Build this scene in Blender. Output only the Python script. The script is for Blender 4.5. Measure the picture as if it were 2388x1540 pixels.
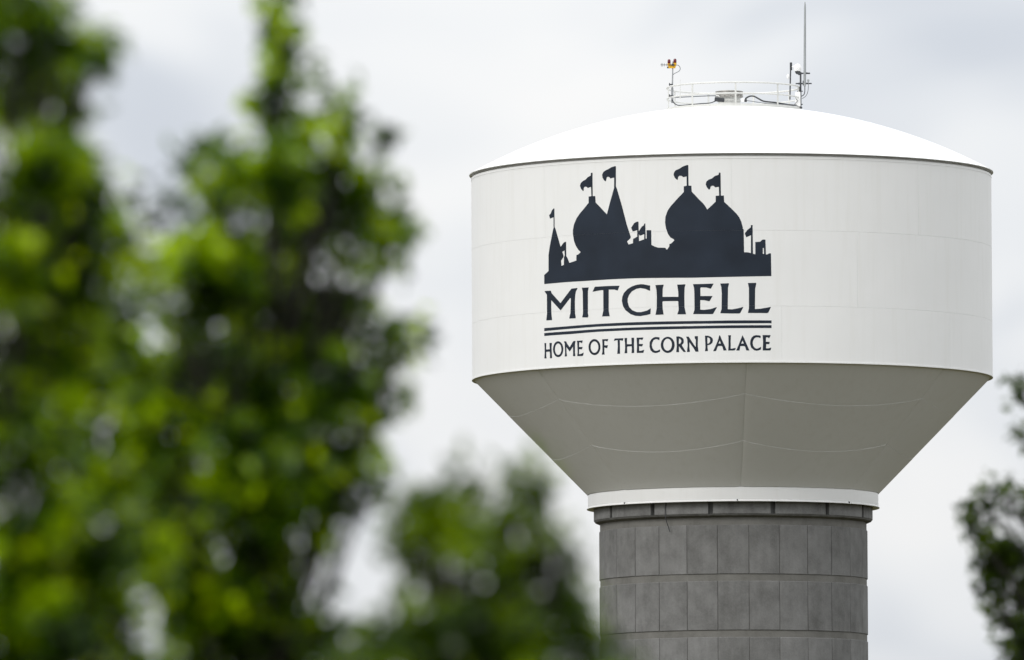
import bpy, bmesh, math, random
import numpy as np
from mathutils import Vector, Matrix, noise as mnoise
from mathutils.geometry import delaunay_2d_cdt

for o in list(bpy.data.objects):
    bpy.data.objects.remove(o)
random.seed(7)
SC = bpy.context.scene
COL = SC.collection
rad = math.radians

# ------------------------------------------------------------------ camera
LENS = 420.0
FPX = LENS / 36.0 * 2388.0            # focal length in pixels of a 2388 px wide frame
PITCH, ROLL = rad(3.909), rad(0.27)
CAM = Vector((0, 0, 1.7))
FWD = Vector((0, math.cos(PITCH), math.sin(PITCH)))
R0 = Vector((1, 0, 0)); U0 = R0.cross(FWD)
RGT = R0 * math.cos(ROLL) - U0 * math.sin(ROLL)
UPV = U0 * math.cos(ROLL) + R0 * math.sin(ROLL)
cam_d = bpy.data.cameras.new('camera'); cam = bpy.data.objects.new('camera', cam_d); COL.objects.link(cam)
M = Matrix.Identity(4)
for i in range(3):
    M[i][0], M[i][1], M[i][2], M[i][3] = RGT[i], UPV[i], -FWD[i], CAM[i]
cam.matrix_world = M
cam_d.lens = LENS; cam_d.sensor_width = 36; cam_d.sensor_fit = 'HORIZONTAL'
cam_d.clip_start = 0.5; cam_d.clip_end = 30000
cam_d.dof.use_dof = True; cam_d.dof.focus_distance = 497.0; cam_d.dof.aperture_fstop = 3.15
SC.camera = cam

# ------------------------------------------------------------------ sky, sun, exposure
SUN_EL, SUN_AZ = rad(40), rad(222)     # azimuth clockwise from +Y: behind the camera, to the left
world = bpy.data.worlds.new('World'); SC.world = world; world.use_nodes = True
nt = world.node_tree; nt.nodes.clear()
def N(t, **k):
    n = nt.nodes.new(t)
    for a, b in k.items(): setattr(n, a, b)
    return n
L = nt.links.new
out = N('ShaderNodeOutputWorld'); bg = N('ShaderNodeBackground'); bg.inputs['Strength'].default_value = 0.1
L(bg.outputs[0], out.inputs[0])
sky = N('ShaderNodeTexSky'); sky.sky_type = 'NISHITA'; sky.sun_disc = False
sky.sun_elevation = SUN_EL; sky.sun_rotation = SUN_AZ; sky.air_density = 1.5; sky.dust_density = 4.0
tc = N('ShaderNodeTexCoord')
mp = N('ShaderNodeMapping'); mp.inputs['Scale'].default_value = (1.0, 1.0, 1.7); mp.inputs['Location'].default_value = (7.09, 3.296, 5.207)
L(tc.outputs['Generated'], mp.inputs['Vector'])
nz = N('ShaderNodeTexNoise'); nz.inputs['Scale'].default_value = 30; nz.inputs['Detail'].default_value = 2.2; nz.inputs['Roughness'].default_value = 0.45
nz.inputs['Distortion'].default_value = 0.4
L(mp.outputs[0], nz.inputs['Vector'])
rp = N('ShaderNodeValToRGB'); rp.color_ramp.interpolation = 'B_SPLINE'
e = rp.color_ramp.elements
e[0].position = 0.30; e[0].color = (0.645, 0.69, 0.765, 1)
e[1].position = 0.66; e[1].color = (1.0, 1.0, 1.0, 1)
m_ = e.new(0.48); m_.color = (0.905, 0.93, 0.96, 1)
L(nz.outputs['Fac'], rp.inputs[0])
sp = N('ShaderNodeSeparateXYZ'); L(tc.outputs['Generated'], sp.inputs[0])
mx = N('ShaderNodeMath', operation='MAXIMUM'); L(sp.outputs['Z'], mx.inputs[0]); mx.inputs[1].default_value = 0.0
ml = N('ShaderNodeMath', operation='MULTIPLY_ADD'); L(mx.outputs[0], ml.inputs[0]); ml.inputs[1].default_value = 17.0; ml.inputs[2].default_value = 8.5   # overcast: zenith about three times the horizon
vm = N('ShaderNodeVectorMath', operation='SCALE'); L(rp.outputs[0], vm.inputs[0]); L(ml.outputs[0], vm.inputs['Scale'])
mixn = N('ShaderNodeMixRGB'); mixn.inputs[0].default_value = 0.95
L(sky.outputs[0], mixn.inputs[1]); L(vm.outputs[0], mixn.inputs[2]); L(mixn.outputs[0], bg.inputs['Color'])

sd = bpy.data.lights.new('sun', 'SUN'); sd.energy = 1.5; sd.angle = rad(28); sd.color = (1.0, 0.97, 0.92)
sun = bpy.data.objects.new('sun', sd); COL.objects.link(sun)
sdir = Vector((math.sin(SUN_AZ) * math.cos(SUN_EL), math.cos(SUN_AZ) * math.cos(SUN_EL), math.sin(SUN_EL)))
sun.rotation_euler = sdir.to_track_quat('Z', 'Y').to_euler(); sun.location = (-20, -20, 60)

SC.view_settings.view_transform = 'Standard'; SC.view_settings.look = 'None'
SC.view_settings.exposure = 0.0; SC.view_settings.gamma = 1.0; SC.view_settings.use_curve_mapping = False
SC.render.engine = 'CYCLES'
SC.cycles.use_denoising = True
SC.cycles.max_bounces = 8; SC.cycles.transparent_max_bounces = 8
SC.cycles.sample_clamp_indirect = 6.0

# ------------------------------------------------------------------ helpers
def ray(x, y):
    return FWD + RGT * ((x - 1194) / FPX) + UPV * ((770 - y) / FPX)
def pt(x, y, Y):
    d = ray(x, y); return CAM + d * (Y / d.y)
def proj(p):
    v = p - CAM; w = v.dot(FWD)
    return 1194 + FPX * v.dot(RGT) / w, 770 - FPX * v.dot(UPV) / w

DY = 504.0                               # horizontal distance to the tower's axis
AX = pt(1706.5, 650, DY).x
S = 11.0 / 608                           # metres per pixel at the tower
def zs(y): return pt(1706.5, y, DY).z            # height of a silhouette row
def zf(y, r): return pt(1706.5, y, DY - r).z     # height of a row on the tower's front

def tag(o, label=None, cat=None, group=None, kind=None):
    if label: o['label'] = label
    if cat: o['category'] = cat
    if group: o['group'] = group
    if kind: o['kind'] = kind
    return o
def link(name, me, mat, parent=None, loc=None):
    o = bpy.data.objects.new(name, me); COL.objects.link(o)
    if mat is not None and len(me.materials) == 0: me.materials.append(mat)
    if parent is not None: o.parent = parent
    if loc is not None: o.location = loc
    return o
def mesh(name, verts, faces, smooth=True, sharp=35):
    me = bpy.data.meshes.new(name); me.from_pydata([tuple(v) for v in verts], [], faces); me.update()
    bm = bmesh.new(); bm.from_mesh(me); bmesh.ops.recalc_face_normals(bm, faces=bm.faces); bm.to_mesh(me); bm.free()
    if smooth:
        me.polygons.foreach_set('use_smooth', [True] * len(me.polygons))
        me.set_sharp_from_angle(angle=rad(sharp))
    return me
def empty(name, loc=(0, 0, 0)):
    o = bpy.data.objects.new(name, None); COL.objects.link(o); o.location = loc; o.empty_display_size = 0.3
    return o
def lathe(name, prof, mat, parent, n=256, closed=False, sharp=25):
    vs, fs = [], []
    m = len(prof)
    for k in range(n):
        a = 2 * math.pi * k / n; s_, c_ = math.sin(a), math.cos(a)
        for r, z in prof: vs.append((r * s_, -r * c_, z))
    seg = range(m if closed else m - 1)
    for k in range(n):
        k2 = (k + 1) % n
        for j in seg:
            j2 = (j + 1) % m
            fs.append((k * m + j, k2 * m + j, k2 * m + j2, k * m + j2))
    return link(name, mesh(name, vs, fs, True, sharp), mat, parent)
class MB:
    """collects boxes, tubes and lathes into one mesh"""
    def __init__(s): s.v = []; s.f = []
    def box(s, c, size, rot=None):
        c = Vector(c); b = len(s.v); bv = min(size) * 0.12
        bm = bmesh.new(); bmesh.ops.create_cube(bm, size=1.0)
        for v in bm.verts: v.co = Vector((v.co.x * size[0], v.co.y * size[1], v.co.z * size[2]))
        bmesh.ops.bevel(bm, geom=list(bm.edges), offset=bv, segments=1, affect='EDGES')
        bm.verts.index_update()
        for v in bm.verts:
            p = v.co.copy()
            if rot is not None: p = rot @ p
            s.v.append(p + c)
        for f in bm.faces: s.f.append([b + v.index for v in f.verts])
        bm.free(); return s
    def tube(s, pts, radii, n=8, cap=True):
        pts = [Vector(p) for p in pts]
        if not hasattr(radii, '__len__'): radii = [radii] * len(pts)
        b = len(s.v); prev = None
        for i, p in enumerate(pts):
            t = (pts[min(i + 1, len(pts) - 1)] - pts[max(i - 1, 0)])
            t = t.normalized() if t.length > 1e-9 else Vector((0, 0, 1))
            if prev is None:
                a = t.orthogonal().normalized()
            else:
                a = (prev - t * prev.dot(t)); a = a.normalized() if a.length > 1e-6 else t.orthogonal().normalized()
            prev = a; c = t.cross(a)
            for k in range(n):
                an = 2 * math.pi * k / n
                s.v.append(p + (a * math.cos(an) + c * math.sin(an)) * radii[i])
        for i in range(len(pts) - 1):
            for k in range(n):
                k2 = (k + 1) % n
                s.f.append((b + i * n + k, b + i * n + k2, b + (i + 1) * n + k2, b + (i + 1) * n + k))
        if cap:
            s.f.append(tuple(b + k for k in range(n))[::-1]); q = b + (len(pts) - 1) * n
            s.f.append(tuple(q + k for k in range(n)))
        return s
    def turn(s, c, prof, n=16, axis=None):
        """turned solid about a vertical (or given) axis; prof = (r, h) bottom to top"""
        c = Vector(c); q = Vector((0, 0, 1)).rotation_difference(Vector(axis)) if axis is not None else None
        b = len(s.v); m = len(prof)
        for r, h in prof:
            for k in range(n):
                a = 2 * math.pi * k / n; p = Vector((r * math.cos(a), r * math.sin(a), h))
                if q: p = q @ p
                s.v.append(c + p)
        for j in range(m - 1):
            for k in range(n):
                k2 = (k + 1) % n
                s.f.append((b + j * n + k, b + j * n + k2, b + (j + 1) * n + k2, b + (j + 1) * n + k))
        s.f.append(tuple(b + k for k in range(n))[::-1]); s.f.append(tuple(b + (m - 1) * n + k for k in range(n)))
        return s
    def build(s, name, mat, parent=None, origin=None, sharp=35):
        o = Vector(origin) if origin is not None else Vector((0, 0, 0))
        return link(name, mesh(name, [Vector(v) - o for v in s.v], s.f, True, sharp), mat, parent)
def smooth_path(pts, n=6):
    pts = [Vector(p) for p in pts]; out_ = []
    for i in range(len(pts) - 1):
        p0 = pts[max(i - 1, 0)]; p1 = pts[i]; p2 = pts[i + 1]; p3 = pts[min(i + 2, len(pts) - 1)]
        for k in range(n):
            t = k / n
            out_.append(0.5 * ((2 * p1) + (p2 - p0) * t + (2 * p0 - 5 * p1 + 4 * p2 - p3) * t * t + (3 * p1 - p0 - 3 * p2 + p3) * t ** 3))
    out_.append(pts[-1]); return out_

# ------------------------------------------------------------------ materials
def material(name):
    m = bpy.data.materials.new(name); m.use_nodes = True
    t = m.node_tree; b = t.nodes['Principled BSDF']
    return m, t, b
def nn(t, typ, **k):
    n = t.nodes.new(typ)
    for a, v in k.items(): setattr(n, a, v)
    return n
def plain(name, col, rough=0.5, metal=0.0, var=0.15, scale=3.0):
    m, t, b = material(name)
    c = nn(t, 'ShaderNodeTexCoord'); n = nn(t, 'ShaderNodeTexNoise'); n.inputs['Scale'].default_value = scale; n.inputs['Detail'].default_value = 5
    t.links.new(c.outputs['Object'], n.inputs['Vector'])
    r = nn(t, 'ShaderNodeValToRGB'); e = r.color_ramp.elements
    e[0].position = .3; e[1].position = .7
    e[0].color = tuple(x * (1 - var) for x in col) + (1,); e[1].color = tuple(min(1, x * (1 + var)) for x in col) + (1,)
    t.links.new(n.outputs['Fac'], r.inputs[0]); t.links.new(r.outputs[0], b.inputs['Base Color'])
    b.inputs['Roughness'].default_value = rough; b.inputs['Metallic'].default_value = metal
    return m
def paint_white():
    """glossy-satin white tank paint with faint rain streaks and dust mottling"""
    m, t, b = material('tank_white_paint'); K = t.links.new
    c = nn(t, 'ShaderNodeTexCoord')
    mp = nn(t, 'ShaderNodeMapping'); mp.inputs['Scale'].default_value = (2.2, 2.2, 0.12)
    K(c.outputs['Object'], mp.inputs['Vector'])
    n1 = nn(t, 'ShaderNodeTexNoise'); n1.inputs['Scale'].default_value = 1.6; n1.inputs['Detail'].default_value = 6; n1.inputs['Roughness'].default_value = .6
    K(mp.outputs[0], n1.inputs['Vector'])
    n2 = nn(t, 'ShaderNodeTexNoise'); n2.inputs['Scale'].default_value = .45; n2.inputs['Detail'].default_value = 5; K(c.outputs['Object'], n2.inputs['Vector'])
    r1 = nn(t, 'ShaderNodeValToRGB'); e = r1.color_ramp.elements; e[0].position = .50; e[1].position = .78
    e[0].color = (0, 0, 0, 1); e[1].color = (1, 1, 1, 1); K(n1.outputs['Fac'], r1.inputs[0])
    r2 = nn(t, 'ShaderNodeValToRGB'); e = r2.color_ramp.elements; e[0].position = .35; e[1].position = .7
    e[0].color = (.752, .752, .742, 1); e[1].color = (.772, .772, .762, 1); K(n2.outputs['Fac'], r2.inputs[0])
    mx = nn(t, 'ShaderNodeMixRGB'); K(r1.outputs[0], mx.inputs[0]); K(r2.outputs[0], mx.inputs[1]); mx.inputs[2].default_value = (.73, .727, .708, 1)
    K(mx.outputs[0], b.inputs['Base Color'])
    b.inputs['Roughness'].default_value = .42; b.inputs['Specular IOR Level'].default_value = .35
    n3 = nn(t, 'ShaderNodeTexNoise'); n3.inputs['Scale'].default_value = .8; n3.inputs['Detail'].default_value = 2; K(c.outputs['Object'], n3.inputs['Vector'])
    bp = nn(t, 'ShaderNodeBump'); bp.inputs['Strength'].default_value = .25; bp.inputs['Distance'].default_value = .03
    K(n3.outputs['Fac'], bp.inputs['Height']); K(bp.outputs[0], b.inputs['Normal'])
    return m
def concrete(name, lo, hi):
    m, t, b = material(name); K = t.links.new
    c = nn(t, 'ShaderNodeTexCoord'); oi = nn(t, 'ShaderNodeObjectInfo')
    off = nn(t, 'ShaderNodeVectorMath', operation='SCALE'); K(oi.outputs['Random'], off.inputs['Scale']); off.inputs[0].default_value = (37, 91, 53)
    ad = nn(t, 'ShaderNodeVectorMath', operation='ADD'); K(c.outputs['Object'], ad.inputs[0]); K(off.outputs[0], ad.inputs[1])
    n1 = nn(t, 'ShaderNodeTexNoise'); n1.inputs['Scale'].default_value = 1.1; n1.inputs['Detail'].default_value = 8; n1.inputs['Roughness'].default_value = .62; K(ad.outputs[0], n1.inputs['Vector'])
    mp = nn(t, 'ShaderNodeMapping'); mp.inputs['Scale'].default_value = (3.0, 3.0, .5); K(ad.outputs[0], mp.inputs['Vector'])
    n2 = nn(t, 'ShaderNodeTexNoise'); n2.inputs['Scale'].default_value = 1.5; n2.inputs['Detail'].default_value = 6; K(mp.outputs[0], n2.inputs['Vector'])
    n4 = nn(t, 'ShaderNodeTexNoise'); n4.inputs['Scale'].default_value = 14; n4.inputs['Detail'].default_value = 4; K(ad.outputs[0], n4.inputs['Vector'])
    a1 = nn(t, 'ShaderNodeMath', operation='MULTIPLY_ADD'); K(n2.outputs['Fac'], a1.inputs[0]); a1.inputs[1].default_value = .35; K(n1.outputs['Fac'], a1.inputs[2])
    a2 = nn(t, 'ShaderNodeMath', operation='MULTIPLY_ADD'); K(n4.outputs['Fac'], a2.inputs[0]); a2.inputs[1].default_value = .3; K(a1.outputs[0], a2.inputs[2])
    a3 = nn(t, 'ShaderNodeMath', operation='MULTIPLY_ADD'); K(oi.outputs['Random'], a3.inputs[0]); a3.inputs[1].default_value = .15; K(a2.outputs[0], a3.inputs[2])
    r = nn(t, 'ShaderNodeValToRGB'); e = r.color_ramp.elements; e[0].position = .72; e[1].position = 1.25 if False else 1.0
    mr = nn(t, 'ShaderNodeMapRange'); mr.inputs['From Min'].default_value = .53; mr.inputs['From Max'].default_value = 1.31; K(a3.outputs[0], mr.inputs['Value'])
    e[0].position = 0; e[0].color = tuple(lo) + (1,); e[1].position = 1; e[1].color = tuple(hi) + (1,)
    K(mr.outputs[0], r.inputs[0]); K(r.outputs[0], b.inputs['Base Color'])
    b.inputs['Roughness'].default_value = .9; b.inputs['Specular IOR Level'].default_value = .2
    bp = nn(t, 'ShaderNodeBump'); bp.inputs['Strength'].default_value = .35; bp.inputs['Distance'].default_value = .02
    K(n4.outputs['Fac'], bp.inputs['Height']); K(bp.outputs[0], b.inputs['Normal'])
    return m
def leaf_mat(name, cols, trans=.42):
    m, t, b = material(name); K = t.links.new
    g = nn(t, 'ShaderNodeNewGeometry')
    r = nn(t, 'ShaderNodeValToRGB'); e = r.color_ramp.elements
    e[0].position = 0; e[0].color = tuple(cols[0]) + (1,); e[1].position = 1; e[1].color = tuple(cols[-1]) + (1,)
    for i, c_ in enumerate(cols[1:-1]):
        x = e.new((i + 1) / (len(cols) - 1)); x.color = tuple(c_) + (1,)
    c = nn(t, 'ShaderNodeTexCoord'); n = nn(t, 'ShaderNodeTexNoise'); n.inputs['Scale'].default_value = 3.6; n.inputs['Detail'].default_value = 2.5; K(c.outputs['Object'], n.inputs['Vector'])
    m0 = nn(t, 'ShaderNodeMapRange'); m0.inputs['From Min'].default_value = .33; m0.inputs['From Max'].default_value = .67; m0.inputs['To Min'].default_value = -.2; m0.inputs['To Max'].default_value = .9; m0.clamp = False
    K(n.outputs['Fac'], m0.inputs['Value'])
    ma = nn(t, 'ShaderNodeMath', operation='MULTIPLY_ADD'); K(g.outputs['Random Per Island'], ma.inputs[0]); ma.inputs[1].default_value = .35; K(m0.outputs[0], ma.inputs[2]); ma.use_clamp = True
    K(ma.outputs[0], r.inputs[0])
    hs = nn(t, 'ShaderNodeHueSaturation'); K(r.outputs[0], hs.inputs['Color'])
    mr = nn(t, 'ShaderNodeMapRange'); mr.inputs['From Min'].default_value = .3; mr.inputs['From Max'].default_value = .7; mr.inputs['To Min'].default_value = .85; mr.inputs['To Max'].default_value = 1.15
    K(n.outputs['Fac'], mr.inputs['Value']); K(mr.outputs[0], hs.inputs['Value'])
    K(hs.outputs[0], b.inputs['Base Color']); b.inputs['Roughness'].default_value = .18; b.inputs['Specular IOR Level'].default_value = .2
    tr = nn(t, 'ShaderNodeBsdfTranslucent')
    h2 = nn(t, 'ShaderNodeHueSaturation'); K(hs.outputs[0], h2.inputs['Color']); h2.inputs['Hue'].default_value = .485; h2.inputs['Value'].default_value = 1.9; h2.inputs['Saturation'].default_value = 1.15
    K(h2.outputs[0], tr.inputs['Color'])
    mx = nn(t, 'ShaderNodeMixShader'); mx.inputs[0].default_value = trans
    K(b.outputs[0], mx.inputs[1]); K(tr.outputs[0], mx.inputs[2]); K(mx.outputs[0], t.nodes['Material Output'].inputs['Surface'])
    return m
WHITE = paint_white()
NAVY = plain('navy_sign_paint', (.0145, .021, .033), .6, 0, .22, .7); NAVY.node_tree.nodes['Principled BSDF'].inputs['Specular IOR Level'].default_value = .2
CONC = concrete('cast_concrete', (.098, .097, .093), (.232, .231, .227))
CONC_L = concrete('pale_band_concrete', (.115, .112, .102), (.205, .20, .186))
CONC_D = concrete('dark_corbel_concrete', (.08, .079, .076), (.26, .26, .255))
RAILW = plain('rail_white_paint', (.57, .57, .545), .4, 0, .05)
STEEL = plain('galvanised_steel', (.36, .37, .38), .4, .75, .2, 12)
VENTM = plain('weathered_vent_steel', (.30, .29, .27), .5, .55, .35, 5)
DARK = plain('dark_grey_steel', (.045, .05, .056), .5, .2, .2, 8)
BLACK = plain('black_cable', (.03, .033, .037), .5, 0, .2, 8)
GREYC = plain('grey_cable', (.12, .13, .14), .5, 0, .2, 8)
YELLOW = plain('yellow_cast_housing', (.72, .40, .012), .45, 0, .1, 8)
RED = plain('red_beacon_glass', (.11, .006, .014), .15, 0, .1, 8)
PLASTIC = plain('white_plastic', (.80, .80, .79), .35, 0, .04, 8)
FIBRE = plain('grey_fibreglass', (.27, .285, .29), .4, 0, .12, 3)
BARK = plain('bark', (.022, .020, .014), .9, 0, .4, 9)

# ------------------------------------------------------------------ ground
gm, gt, gb = material('meadow_ground')
c = nn(gt, 'ShaderNodeTexCoord'); n1 = nn(gt, 'ShaderNodeTexNoise'); n1.inputs['Scale'].default_value = .02; n1.inputs['Detail'].default_value = 10; n1.inputs['Roughness'].default_value = .7
gt.links.new(c.outputs['Object'], n1.inputs['Vector'])
r = nn(gt, 'ShaderNodeValToRGB'); e = r.color_ramp.elements; e[0].position = .3; e[1].position = .7
e[0].color = (.028, .025, .006, 1); e[1].color = (.045, .039, .011, 1)
gt.links.new(n1.outputs['Fac'], r.inputs[0]); gt.links.new(r.outputs[0], gb.inputs['Base Color']); gb.inputs['Roughness'].default_value = 1.0; gb.inputs['Specular IOR Level'].default_value = .1
nseg = 96; rings = [0, 60, 150, 400, 900, 2500, 7000, 15000]
gv = [(0, 0, 0)]; gf = []
for r_ in rings[1:]:
    for k in range(nseg):
        a = 2 * math.pi * k / nseg; gv.append((r_ * math.sin(a), r_ * math.cos(a), 0))
for k in range(nseg): gf.append((0, 1 + k, 1 + (k + 1) % nseg))
for j in range(len(rings) - 2):
    for k in range(nseg):
        k2 = (k + 1) % nseg; gf.append((1 + j * nseg + k, 1 + (j + 1) * nseg + k, 1 + (j + 1) * nseg + k2, 1 + j * nseg + k2))
tag(link('ground', mesh('ground', gv, gf), gm), kind='structure')

# ------------------------------------------------------------------ water tower
T = empty('water_tower', (AX, DY, 0))
tag(T, 'white water tower with navy palace emblem and lettering on a concrete shaft', 'water tower')
RW = 11.0                                   # wall radius (outer face of the plates)
z_rim, z_bot = zs(408), zs(884)
z_ct, z_cb = z_bot + .05, zs(1152)
r_ct, r_cb = RW - .07, 338.5 * S
z_bb = zs(1186)
DECAL = RW + .004

def slab(r0, r1, p0, p1, z0, z1, n, bev=.004, zmid=None):
    """curved block between radii r0 < r1, angles p0..p1 (0 faces the camera), heights z0..z1, with bevelled outer edges"""
    vs, fs = [], []
    da = bev / r1
    cols = [p0, p0 + da] + [p0 + da + (p1 - p0 - 2 * da) * k / n for k in range(1, n)] + [p1 - da, p1]
    m = 4
    for i, a in enumerate(cols):
        edge = i in (0, len(cols) - 1)
        ro = r1 - bev if edge else r1
        for r_, z_ in ((r0, z0), (r1 - bev, z0), (ro, z0 + bev), (ro, z1 - bev), (r1 - bev, z1), (r0, z1)):
            vs.append((r_ * math.sin(a), -r_ * math.cos(a), z_))
    m = 6
    for i in range(len(cols) - 1):
        for j in range(m):
            j2 = (j + 1) % m
            fs.append((i * m + j, (i + 1) * m + j, (i + 1) * m + j2, i * m + j2))
    fs.append(tuple(range(m))); q = (len(cols) - 1) * m; fs.append(tuple(q + j for j in range(m))[::-1])
    return vs, fs

# tank wall: backing shell, three courses of eight plates
wall = lathe('tank_wall', [(RW - .012, z_bot + .002), (RW - .012, z_rim - .115), (RW - .2, z_rim - .11), (RW - .2, z_rim + .02)], WHITE, T, 360)
seam1 = zf(537.5, RW); seam2 = zf(713.8, RW)
gap = .004
for (za, zb, ph0) in ((seam1, z_rim - .11, 44.0), (seam2, seam1, 27.2), (z_bot, seam2, 9.7)):
    g0, g1 = (gap / 2 if za != z_bot else 0), gap / 2
    vs, fs = slab(RW - .0115, RW, rad(0) + gap / 2 / RW, rad(45) - gap / 2 / RW, za + g0, zb - g1, 36, .002)
    me = mesh('wall_plate', vs, fs, True, 30); me.materials.append(WHITE)
    for k in range(8):
        o = link('wall_plate', me, None, wall); o.rotation_euler.z = rad(ph0 + 45 * k)
# roof
RS = 23.1; r_e = 613 * S
z_e = z_rim + .02
def dome_z(r_): return math.sqrt(RS * RS - r_ * r_) - math.sqrt(RS * RS - r_e * r_e) + z_e
prof = [(0.001, dome_z(0))] + [(r_, dome_z(r_)) for r_ in np.linspace(.3, r_e, 60)]
roof = lathe('roof_dome', prof, WHITE, T, 360, False, 30)
lathe('eave_lip', [(r_e, z_e - .001), (r_e - .004, z_e - .022), (r_e - .03, z_e - .026), (RW - .21, z_e - .02)], WHITE, roof, 360)
lathe('stiffener_ring', [(RW + .001, z_e - .22), (RW + .010, z_e - .221), (RW + .010, z_e - .235), (RW + .001, z_e - .237)], WHITE, roof, 360)
lathe('roof_seam', [(6.2, dome_z(6.2) + .001), (6.215, dome_z(6.215) + .006), (6.23, dome_z(6.23) + .001)], WHITE, roof, 256)
# bottom knuckle
lathe('knuckle_ring', [(RW + .001, z_bot + .03), (RW + .016, z_bot + .028), (RW + .016, z_bot - .03), (RW - .03, z_bot - .045), (r_ct - .02, z_bot + .0)], WHITE, T, 360)
# cone: three tiers of seven plates with bowed seams
cone = lathe('tank_cone', [(r_ct - .04, z_ct), (r_cb - .04, z_cb)], WHITE, T, 280)
nrm = Vector((z_ct - z_cb, -(r_ct - r_cb), 0)).normalized()     # (radial, vertical): outwards and down
def cone_rz(t, off=0.0): return r_ct + (r_cb - r_ct) * t + nrm[0] * off, z_ct + (z_cb - z_ct) * t + nrm[1] * off
def solve_t(y, phi):
    lo, hi = 0., 1.
    for _ in range(40):
        t = (lo + hi) / 2; r_, z_ = cone_rz(t)
        yy = proj(Vector((AX + r_ * math.sin(phi), DY - r_ * math.cos(phi), z_)))[1]
        lo, hi = (t, hi) if yy < y else (lo, t)
    return (lo + hi) / 2
PH0 = rad(2.0); SEC = 2 * math.pi / 7
ts = [(-.0, -.0), (solve_t(917.5, PH0), solve_t(946, PH0 - SEC / 2)), (solve_t(1027, PH0), solve_t(1052.5, PH0 - SEC / 2)), (1.0, 1.0)]
for tier in range(3):
    a, b = ts[tier], ts[tier + 1]; off = .0065 * tier + .034; n = 40
    vs, fs = [], []
    for i in range(n + 1):
        u = .5 - .5 * math.cos(math.pi * i / n); p = (u - .5) * (SEC - .005 / 9.0)
        bow = 1 - (2 * u - 1) ** 2
        ta = a[0] + (a[1] - a[0]) * bow; tb = b[0] + (b[1] - b[0]) * bow
        for (t_, o_) in ((ta, -.03), (ta + .0006, off), (ta + (tb - ta) * .33, off), (ta + (tb - ta) * .67, off), (tb - .0006, off), (tb, -.03)):
            r_, z_ = cone_rz(t_, o_)
            dish = .034 * math.exp(-min(u, 1 - u) * SEC * r_ / .11)      # plates turned in a little along the radial welds
            r_, z_ = cone_rz(t_, o_ - (dish if o_ > 0 else 0)); vs.append((r_ * math.sin(p), -r_ * math.cos(p), z_))
    m = 6
    for i in range(n):
        for j in range(m - 1): fs.append((i * m + j, (i + 1) * m + j, (i + 1) * m + j + 1, i * m + j + 1))
    fs.append(tuple(range(m))); q = n * m; fs.append(tuple(q + j for j in range(m))[::-1])
    me = mesh('cone_plate', vs, fs, True, 30); me.materials.append(WHITE)
    for k in range(7):
        o = link('cone_plate', me, None, cone); o.rotation_euler.z = PH0 + SEC * (k + .5)
# skirt band
rb = 339 * S
band = lathe('skirt_band', [(r_cb - .05, z_cb + .03), (rb - .06, z_cb + .0), (rb - .015, z_cb - .03), (rb, z_cb - .08), (rb, z_bb + .05), (rb + .03, z_bb + .02), (rb + .055, z_bb - .015), (rb + .05, z_bb - .03), (rb - .10, z_bb - .02), (rb - .25, z_bb + .0)], WHITE, T, 280, False, 28)
for ph in (-48.5, 0.6, 51):
    o = MB().box((0, -(rb + .02), z_bb + .025), (.05, .09, .06)).build('bolt_lug', DARK, band); o.rotation_euler.z = rad(ph)
# shaft
rp_ = 313 * S; rc = rp_ - .035
corb_top, corb_bot = z_bb + .10, zs(1216)
shaft = lathe('concrete_shaft', [(rc, -.5), (rc, corb_bot + .3)], CONC_L, T, 216)
rk = 325.5 * S
lathe('corbel_ring', [(rc - .02, corb_bot - .125), (rc + .03, corb_bot - .12), (rk - .06, corb_bot - .05), (rk - .012, corb_bot + .012), (rk - .22, corb_bot + .03), (rk - .22, corb_top)], CONC_D, T, 216)
vs, fs = slab(rk - .23, rk, -rad(360 / 14) / 2 + .10 / rk, rad(360 / 14) / 2 - .10 / rk, corb_bot + .014, corb_top, 12, .012)
me = mesh('corbel_block', vs, fs, True, 30); me.materials.append(CONC_D)
corb = [o for o in bpy.data.objects if o.name.startswith('corbel_ring')][0]
for k in range(14):
    o = link('corbel_block', me, None, corb); o.rotation_euler.z = rad(2.55 + 360 / 14 * k)
# formed panels: rows near the top one by one, the rows hidden below joined
row_top = [zf(1224, rp_), zf(1354.4, rp_), zf(1486, rp_)]; pitch_ = (row_top[0] - row_top[2]) / 2
h_panel = zf(1354.4, rp_) - zf(1469, rp_)
NPAN = 27
vs, fs = slab(rc - .02, rp_, -rad(360 / NPAN) / 2 + .010 / rp_, rad(360 / NPAN) / 2 - .010 / rp_, 0, h_panel, 10, .017)
rows = [row_top[0] - pitch_ * k for k in range(11)]
rng = random.Random(3)
for k in range(3):
    for j in range(NPAN):
        if (k, j) == (0, 0):
            pm = mesh('panel', vs, fs, True, 30); pm.materials.append(CONC)
        o = link('panel', pm, None, shaft); o.rotation_euler.z = rad(-1.1 + 360 / NPAN * (j + .0)); o.location = (0, 0, rows[k] - h_panel)
        s_ = 1 + rng.uniform(-.0007, .0007); o.scale = (s_, s_, 1)
V, Fc = [], []
for k in range(3, 11):
    zb_ = rows[k] - h_panel
    for j in range(NPAN):
        a = rad(-1.1 + 360 / NPAN * j); ca, sa = math.cos(a), math.sin(a); b0 = len(V)
        for x, y, z in vs: V.append((x * ca - y * sa, x * sa + y * ca, max(z + zb_, -.3)))
        Fc += [tuple(b0 + i for i in f) for f in fs]
tag(link('lower_panels', mesh('lower_panels', V, Fc, True, 30), CONC, shaft), kind='stuff')

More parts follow.
